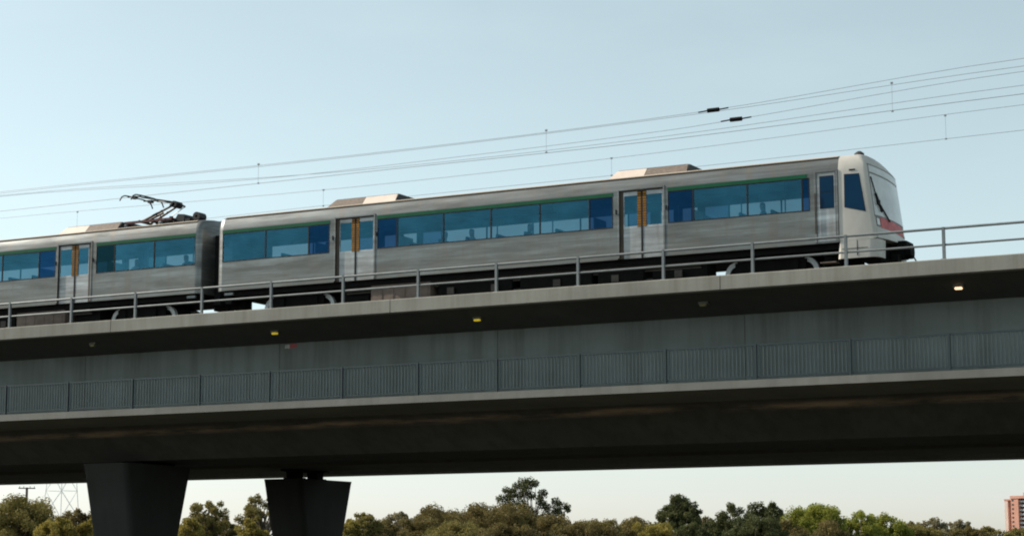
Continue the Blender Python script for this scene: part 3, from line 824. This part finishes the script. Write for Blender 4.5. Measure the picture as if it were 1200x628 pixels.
wire('overlap_wire', 'overhead wire with the lower and right-hand of the two insulators', 56.05, [(-51.8, 15.55), (-40, 15.12), (-29.84, 15.14), (-24.37, 15.23), (-22.07, 15.33), (-13.12, 15.80)], ins=[(-22.02, 15.34)])
wire('feeder_wire', 'overhead wire just above the contact wire the pantograph touches', 56.0, [(-51.83, 15.58), (-36.46, 15.04), (-24.37, 15.04), (-13.13, 15.38)])
wire('contact_wire', 'overhead contact wire that the raised pantograph touches', 55.55, [(-51.38, 14.86), (-45.32, 14.85), (-36.17, 14.84), (-24.18, 14.82), (-13.04, 15.02)], drops=[(-16.9, 14.93, 15.78), (-28.35, 14.83, 15.55), (-39.6, 14.85, 15.52)], r=.0095)
wire('messenger_wire', 'overhead wire of the far track, second from the bottom', 62.5, [(-57.79, 16.2), (-40.68, 15.95), (-27.21, 16.03), (-14.68, 16.33)], drops=[(-17.25, 15.47, 16.25), (-29.3, 15.38, 16.0), (-41.5, 15.33, 15.95), (-53.6, 15.27, 16.12)])
wire('contact_wire', 'lowest overhead wire, running behind the train roof', 62.5, [(-57.75, 15.25), (-37.27, 15.37), (-25.77, 15.39), (-14.71, 15.5)])

# ------------------------------------------------------------------ passengers behind the glass
def person(x, y, face, shirt, hair, label):
    mats = [plain('skin', (.42, .25, .18), .6), plain('shirt', shirt, .85), plain('trousers', (.03, .035, .05), .9), plain('hair', hair, .7)]
    zs = 11.46
    J = [(0, 0, .12, .14), (-.03, 0, .33, .135), (-.04, 0, .52, .15), (-.02, 0, .64, .06), (.0, 0, .73, .085), (.01, 0, .84, .098), (0, 0, .92, .07),
         (-.04, -.19, .55, .06), (.0, -.24, .32, .045), (.22, -.2, .2, .035), (.3, -.17, .2, .038),
         (-.04, .19, .55, .06), (.0, .24, .32, .045), (.22, .2, .2, .035), (.3, .17, .2, .038),
         (.05, -.1, .09, .09), (.45, -.11, .08, .07), (.46, -.11, -.32, .048), (.60, -.12, -.42, .04),
         (.05, .1, .09, .09), (.45, .11, .08, .07), (.46, .11, -.32, .048), (.60, .12, -.42, .04)]
    E = [(0, 1), (1, 2), (2, 3), (3, 4), (4, 5), (5, 6), (2, 7), (7, 8), (8, 9), (9, 10), (2, 11), (11, 12), (12, 13), (13, 14), (0, 15), (15, 16), (16, 17), (17, 18), (0, 19), (19, 20), (20, 21), (21, 22)]
    me = bpy.data.meshes.new('person'); me.from_pydata([(a * face, b_, z) for a, b_, z, r in J], E, [])
    o = bpy.data.objects.new('person', me); col.objects.link(o)
    sk = o.modifiers.new('skin', 'SKIN'); sb = o.modifiers.new('sub', 'SUBSURF'); sb.levels = 2; sb.render_levels = 2
    for i, j in enumerate(J):
        me.skin_vertices[0].data[i].radius = (j[3], j[3]); me.skin_vertices[0].data[i].use_root = (i == 0)
    dg = bpy.context.evaluated_depsgraph_get(); dg.update()
    me2 = bpy.data.meshes.new_from_object(o.evaluated_get(dg)); me2.name = 'person'
    o.modifiers.clear(); o.data = me2
    me2.materials.clear()
    for m in mats: me2.materials.append(m)
    for p in me2.polygons:
        cx, cz = p.center.x * face, p.center.z
        p.material_index = (3 if cz > .83 and cx < .04 or cz > .9 else 0) if cz > .64 else (2 if cz < .16 and cx < .5 and abs(p.center.y) < .2 else (0 if cx > .14 and cz > .12 else 1))
        p.use_smooth = True
    # nose
    o.location = (x, y, zs)
    tag(o, label, 'person', 'passengers seated in the train')
person(-31.55, 54.62, 1, (.62, .60, .58), (.03, .02, .015), 'seated passenger in a white shirt, second window after the left door, right car')
person(-30.55, 54.6, -1, (.70, .70, .70), (.05, .03, .02), 'seated passenger in a white top, third window after the left door, right car')
person(-36.05, 54.6, 1, (.50, .30, .42), (.03, .02, .015), 'seated passenger in a pinkish top, deep blue window left of the right car door')
person(-28.45, 54.6, 1, (.05, .06, .09), (.02, .015, .01), 'dark seated passenger in the middle of the long window row of the right car')
person(-20.65, 54.6, -1, (.06, .06, .08), (.02, .015, .01), 'dark seated passenger in the last wide window before the driving cab')
person(-41.9, 54.6, -1, (.05, .07, .10), (.02, .015, .01), 'dark seated passenger in the end window of the left car')
person(-44.05, 54.6, 1, (.60, .58, .55), (.10, .07, .04), 'seated passenger in a pale shirt right of the door of the left car')

# ------------------------------------------------------------------ far buildings, pylon, pole
def apartment():
    a = thing('apartment_tower', (-335.0, 1362.0, 0), 'tall orange brick apartment tower with white balconies, far off at the right edge', 'building')
    a.rotation_euler.z = R(-14)
    OFF[a.name] = Vector()                                       # parts below are in the tower's own axes
    H = 48.5
    def P(m, name, mt, par=a): return m.build(name, mt, par)
    P(MB().box(-8.6, -6.2, -2, 14, 0, H - 2.3), 'wall', M['brick2'])
    P(MB().box(-6.2, -3.4, 1.2, 14, 0, H - 2.6), 'wall', M['brick'])
    P(MB().box(-3.4, 2.2, -3, 15, 0, H - .8), 'wall', M['brick'])
    P(MB().box(2.2, 22, .6, 15, 0, H - 1.2), 'wall', M['brick'])
    P(MB().box(-3.7, 23, -3.4, 15.4, H - 1.2, H + .6), 'roof_parapet', M['brick'])
    P(MB().box(-8.9, -3.2, -2.3, 14.3, H - 2.3, H - 1.4), 'roof_parapet', M['brick'])
    P(MB().box(3, 14, 3, 12, H + .6, H + 3.0), 'plant_room', M['brick'])
    for k in range(16):
        z = 1.2 + k * 2.9
        bl = P(MB().box(2.2, 20, -1.6, .6, z, z + .25).box(2.2, 20, -1.6, -1.45, z + .25, z + 1.25), 'balcony', M['balc'])
        P(MB().box(2.9, 19, .52, .6, z + .3, z + 2.5), 'balcony_door', M['shade'], bl)
        P(MB().box(-5.8, -3.8, 1.12, 1.2, z + .5, z + 2.2), 'window', M['shade'])
        P(MB().box(-2.6, -1.2, -3.06, -2.98, z + .7, z + 2.0), 'window', M['shade'])
apartment()

def pylon():
    px, py = -274.4, 317.9
    p = thing('lattice_tower', (px, py, 0), 'thin pale grey lattice transmission tower far off left of the nearer pier', 'power pylon')
    p.rotation_euler.z = R(45 + 41)
    OFF[p.name] = Vector()
    def hw(z): return 3.3 * (1 - z / 52)
    Hs = [0, 6, 11.5, 17, 22, 27, 31.5, 35.5, 39]
    cs = ((-1, -1), (1, -1), (1, 1), (-1, 1))
    for sx, sy in cs:
        MB().tube([(sx * hw(z), sy * hw(z), z) for z in Hs], .065, 4).build('leg', M['pylon'], p)
    br = MB()
    for z0, z1 in zip(Hs[:-1], Hs[1:]):
        for i in range(4):
            (ax, ay), (bx, by) = cs[i], cs[(i + 1) % 4]
            br.tube([(ax * hw(z0), ay * hw(z0), z0), (bx * hw(z1), by * hw(z1), z1)], .038, 4)
            br.tube([(bx * hw(z0), by * hw(z0), z0), (ax * hw(z1), ay * hw(z1), z1)], .038, 4)
            br.tube([(ax * hw(z1), ay * hw(z1), z1), (bx * hw(z1), by * hw(z1), z1)], .032, 4)
    br.build('bracing', M['pylon'], p)
    for z, L in ((28, 5.5), (32.5, 5), (37, 4.2)):
        MB().tube([(-L, -L, z), (0, 0, z + .8), (L, L, z)], .09, 4).tube([(-L, -L, z), (0, 0, z - .5), (L, L, z)], .07, 4).build('crossarm', M['pylon'], p)
pylon()

up = thing('utility_pole', (-133.15, 149.2, 0), 'utility pole with a flat crossarm rising behind the leftmost tree', 'utility pole')
MB().tube([(-133.15, 149.2, 0), (-133.15, 149.2, 9.3)], [.17, .12], 8).build('pole', M['timber'], up)
ca, sa = math.cos(R(41)), math.sin(R(41))
MB().tube([(-133.15 - .8 * ca, 149.2 - .8 * sa, 9.22), (-133.15 + .8 * ca, 149.2 + .8 * sa, 9.22)], .06, 6).build('crossarm', M['timber'], up)
for s in (-.7, -.3, .3, .7):
    MB().tube([(-133.15 + s * ca, 149.2 + s * sa, 9.25), (-133.15 + s * ca, 149.2 + s * sa, 9.42)], .04, 6).build('insulator', M['porcelain'], up)

# ------------------------------------------------------------------ trees
def tree(x, y, h, wd, style, kind, label, seed, own=None):
    rn = random.Random(seed)
    t = thing('tree' if h > 5.6 else 'bush', (x, y, 0), label, 'tree' if h > 5.6 else 'bush', 'trees and bushes beyond the viaduct')
    rw = wd / 2 * 1.08
    h += .3
    crown = []                                                   # clumps: (cx, cy, cz, r)
    if style == 'gum':
        n, cr, zb = 40, wd * .105, h * .45
        zc, rz = h * .70, h * .30
    elif style == 'dense':
        n, cr, zb = 120, wd * .105, h * .15
        zc, rz = h * .56, h * .44
    else:
        n, cr, zb = 85, wd * .115, h * .15
        zc, rz = h * .58, h * .42
    lob = [(rn.uniform(-.5, .5) * rw, rn.uniform(-.4, .4) * rw, rn.uniform(-.25, .5) * rz, rn.uniform(.45, .75)) for _ in range(7)] + [(0, 0, .1 * rz, .78)]
    tries = 0
    while len(crown) < n and tries < 4000:
        tries += 1
        lx, ly, lz, lr = rn.choice(lob)
        u = Vector((rn.gauss(0, 1), rn.gauss(0, 1), rn.gauss(0, 1))).normalized() * (rn.uniform(.72, 1.02) if style != 'gum' else rn.uniform(.65, 1.05))
        p = Vector((lx + u.x * rw * lr, ly + u.y * rw * lr, zc + lz + u.z * rz * lr))
        r = cr * rn.uniform(.65, 1.3)
        if p.z + r * .7 > h or p.z < zb * .6 or abs(p.x) > rw or abs(p.y) > rw: continue
        if any((p - Vector(q[:3])).length < (r + q[3]) * (.62 if style == 'gum' else .42) for q in crown): continue
        crown.append((p.x, p.y, p.z, r))
    crown.append((rn.uniform(-.2, .2) * rw, 0, h - cr * .6, cr * .8))
    for k in range(7 if style != 'gum' else 4):                  # the top and shoulders reach the full height
        f_ = (k - 3) / 3.6 if style != 'gum' else (k - 1.5) / 2.6
        crown.append((f_ * rw * .8, rn.uniform(-.3, .3) * rw, h - cr * .75 - abs(f_) ** 1.8 * (h - zc) * rn.uniform(.55, .9) - rn.uniform(0, .3), cr * rn.uniform(.75, 1.05)))
    if own:
        ca, sa = math.cos(R(28)), math.sin(R(28))
        crown = [(dx * ca - dy * sa, dx * sa + dy * ca, z, r * 1.22) for dx, dy, z, r in own]
    # trunk and limbs
    tk = MB(); lean = rn.uniform(-.06, .06) * h
    fork = Vector((lean, 0, zb))
    rt = .035 * h + .05
    tk.tube([(0, 0, -.2), (lean * .4, 0, zb * .5), tuple(fork)], [rt, rt * .75, rt * .6], 8)
    for i, (cx_, cy_, cz_, r) in enumerate(crown):
        if style == 'gum' or i % 3 == 0:
            e_ = Vector((cx_, cy_, cz_)); mid = fork.lerp(e_, .5) + Vector((rn.uniform(-.2, .2), rn.uniform(-.2, .2), .25 * r + rn.uniform(0, .3)))
            tk.tube([tuple(fork - Vector((0, 0, .1))), tuple(mid), tuple(e_)], [rt * .42, rt * .2, rt * .06] if not own else [rt * .22, rt * .12, rt * .05], 5)
    for v in range(len(tk.v)): tk.v[v] = (tk.v[v][0] + x, tk.v[v][1] + y, tk.v[v][2])
    tk.build('trunk', M['bark'], t, smooth=60)
    lm = MB()
    dist = math.hypot(x, y)
    ls = .0010 * dist + .05                                      # leaf-spray size in metres
    if style == 'gum': per = 330
    elif style == 'dense': per = 300
    else: per = 270
    for cx_, cy_, cz_, r in crown:
        k = int(per * max(.5, (r / (2.6 * ls)) ** 1.6)); k = min(k, 800)
        for _ in range(k):
            u = Vector((rn.gauss(0, 1), rn.gauss(0, 1), rn.gauss(0, .75))).normalized() * r * rn.random() ** .42 * rn.uniform(.85, 1.05)
            c_ = Vector((cx_ + x, cy_ + y, cz_)) + u
            a = Vector((rn.gauss(0, 1), rn.gauss(0, 1), rn.gauss(-.3, .7))).normalized()
            b_ = a.cross(Vector((rn.gauss(0, 1), rn.gauss(0, 1), rn.gauss(0, 1)))).normalized()
            s = ls * rn.uniform(.55, 1.25)
            a, b_ = a * s * .5, b_ * s * .22
            lm.add([c_ - a, c_ + b_, c_ + a, c_ - b_], [(0, 1, 2, 3)])
    lm.build_raw('crown', LEAF[kind], t)

def build_raw(s, name, mt, parent):
    off = OFF[parent.name]
    me = bpy.data.meshes.new(name)
    me.from_pydata([(v[0] - off.x, v[1] - off.y, v[2] - off.z) for v in s.v], [], s.f)
    me.materials.append(mt)
    o = bpy.data.objects.new(name, me); col.objects.link(o); o.parent = parent
    return o
MB.build_raw = build_raw

TREES = [
    (-113.9, 126.2, 7.3, 7.1, 'bushy', 'olive', 'broad olive tree, leftmost of the tree line, with the utility pole behind it'),
    (-125.4, 142.7, 6.4, 3.2, 'bushy', 'dark', 'small dark bushy tree between the utility pole and the lattice tower'),
    (-104.7, 121.0, 5.3, 3.5, 'bushy', 'yellow', 'low yellowish bush at the foot of the lattice tower'),
    (-113.3, 133.3, 6.3, 3.7, 'dense', 'brown', 'round brownish tree just left of the nearer bridge pier'),
    (-102.8, 122.6, 5.1, 2.7, 'bushy', 'yellow', 'low yellow-olive bush partly hidden by the left edge of the nearer pier'),
    (-98.8, 132.2, 6.7, 4.1, 'gum', 'olive', 'airy olive tree standing just right of the nearer bridge pier'),
    (-95.5, 125.8, 5.1, 2.9, 'bushy', 'yellow', 'small yellowish bush under the airy tree between the two piers'),
    (-109.4, 149.2, 6.0, 3.4, 'bushy', 'brown', 'brownish bush between the two trees seen between the piers'),
    (-104.0, 146.9, 7.8, 4.1, 'gum', 'olive', 'open-crowned gum tree touching the left edge of the farther pier'),
    (-91.9, 128.5, 5.1, 2.9, 'bushy', 'yellow', 'low ochre bush beneath the gum tree left of the farther pier'),
    (-101.6, 160.5, 6.4, 3.6, 'bushy', 'olive', 'dark olive tree just right of the farther bridge pier'),
    (-86.5, 134.6, 5.1, 2.3, 'bushy', 'yellow', 'small yellow-green bush against the right edge of the farther pier'),
    (-134.9, 222.3, 8.4, 5.1, 'gum', 'greygreen', 'pale grey-green tree standing a little right of the farther pier'),
    (-104.6, 176.3, 6.5, 5.3, 'bushy', 'brown', 'low brown tree left of the large rounded brown tree'),
    (-117.6, 203.5, 8.0, 6.0, 'bushy', 'brown', 'loose tan tree at the left shoulder of the large rounded brown tree'),
    (-101.7, 183.7, 8.0, 9.9, 'dense', 'brown', 'large rounded brown tree below and left of the tall gum tree'),
    (-117.5, 226.3, 12.8, 10.5, 'gum', 'dark', 'tall open-crowned gum tree, highest of the whole tree line'),
    (-97.2, 191.8, 6.9, 8.3, 'dense', 'brown', 'broad brown tree in front of the foot of the tall gum tree'),
    (-97.0, 203.0, 6.7, 5.8, 'bushy', 'olive', 'low olive tree right of the tall gum tree'),
    (-104.1, 227.3, 7.5, 7.0, 'bushy', 'brown', 'low tan tree just left of the dark dome-shaped tree'),
    (-76.6, 173.9, 5.5, 4.9, 'bushy', 'yellow', 'low ochre bush in front of the dark dome-shaped tree'),
    (-85.1, 197.4, 9.1, 5.0, 'dense', 'dark', 'dark dome-shaped tree standing alone above its neighbours'),
    (-91.7, 221.8, 7.3, 4.7, 'bushy', 'brown', 'small brown tree between the dome-shaped tree and the dark clump'),
    (-83.1, 209.1, 8.5, 5.4, 'dense', 'dark', 'dark dense tree with a ragged top, left half of the dark clump'),
    (-83.0, 219.8, 8.9, 5.2, 'dense', 'dark', 'dark tree with a small pointed tip, right half of the dark clump'),
    (-68.6, 193.2, 7.7, 7.1, 'bushy', 'lime', 'bright yellow-green tree right of the dark clump'),
    (-55.5, 160.7, 5.3, 4.0, 'bushy', 'brown', 'low brown bush in front of the bright yellow-green tree'),
    (-67.1, 204.3, 7.3, 4.4, 'bushy', 'lime', 'light green tree, middle of the three bright green trees'),
    (-67.4, 214.7, 7.3, 5.9, 'bushy', 'lime', 'light green tree with a brownish right side, rightmost of the bright green trees'),
    (-83.3, 288.2, 8.4, 5.8, 'gum', 'greygreen', 'grey-green tree with a tufted top, left of the brick apartment tower'),
    (-68.3, 230.1, 6.3, 6.0, 'bushy', 'olive', 'low olive bush below the tufted grey-green tree'),
    (-87.7, 318.1, 8.8, 5.5, 'bushy', 'greygreen', 'small grey-green tree between the tufted tree and the apartment tower'),
    (-78.3, 300.0, 7.4, 6.4, 'gum', 'olive', 'low spreading tree at the left foot of the brick apartment tower'),
    (-71.5, 291.3, 6.9, 6.2, 'bushy', 'olive', 'low dark bush in front of the brick apartment tower'),
    (-123.9, 199.7, 6.8, 6.0, 'bushy', 'brown', 'low brown bush between the dark olive tree and the pale grey-green tree'),
    (-81.3, 143.6, 5.1, 6.3, 'bushy', 'olive', 'low olive bush in front of the large rounded brown tree'),
    (-75.8, 140.9, 4.9, 4.8, 'bushy', 'brown', 'low brown bush in front of the tall gum tree'),
    (-76.8, 157.2, 5.3, 5.2, 'bushy', 'brown', 'low brown bush right of the tall gum tree foot, in front of the olive tree'),
    (-69.8, 165.9, 5.4, 3.8, 'bushy', 'dark', 'low dark bush at the right foot of the dark dome-shaped tree'),
    (-66.7, 172.5, 6.0, 5.5, 'bushy', 'dark', 'low dark tree in front of the middle of the dark clump'),
    (-68.9, 187.7, 6.0, 4.2, 'bushy', 'brown', 'brownish bush at the left foot of the bright yellow-green tree'),
    (-72.1, 239.4, 6.8, 4.6, 'bushy', 'brown', 'low brown bush right of the bright green trees'),
    (-62.3, 231.8, 6.0, 5.0, 'bushy', 'brown', 'low brown bush left of the apartment tower, in front of the grey-green tree'),
]
# the tall gum: puffs of foliage held apart on its limbs, (across, away, height, radius)
GUM = [(-1.3, 0, 12.2, .75), (-.35, .4, 12.35, .6), (.25, -.3, 12.15, .5), (-2.1, .5, 11.75, .6), (-.9, -.6, 11.5, .7), (-3.35, 0, 11.2, .6), (-2.6, -.7, 11.2, .45), (-4.1, .3, 10.15, .65), (-3.3, .8, 10.35, .5),
       (-2.5, -.4, 10.55, .75), (-1.2, .6, 10.75, .75), (-.2, -.3, 10.55, .55), (-2.9, .2, 9.5, .7), (-1.6, -.8, 9.4, .8), (-3.7, -.3, 9.0, .5), (1.2, .2, 10.85, .6), (.85, .8, 10.3, .4), (1.0, -.5, 9.6, .65), (1.6, .4, 9.15, .65),
       (2.9, .1, 9.9, .55), (3.3, -.4, 9.55, .4), (4.2, .3, 9.3, .5), (4.4, .0, 8.8, .35), (3.0, .5, 8.9, .6), (3.4, -.2, 8.4, .6), (-.5, .5, 8.7, .7), (2.2, -.4, 8.2, .6), (-2.4, .4, 8.2, .8), (.6, .2, 7.9, .8), (-1.2, -.3, 7.7, .8), (1.8, .5, 7.4, .7), (-3.2, 0, 7.5, .7)]
for i, a in enumerate(TREES): tree(*a, seed=100 + i, own=GUM if 'highest' in a[6] else None)
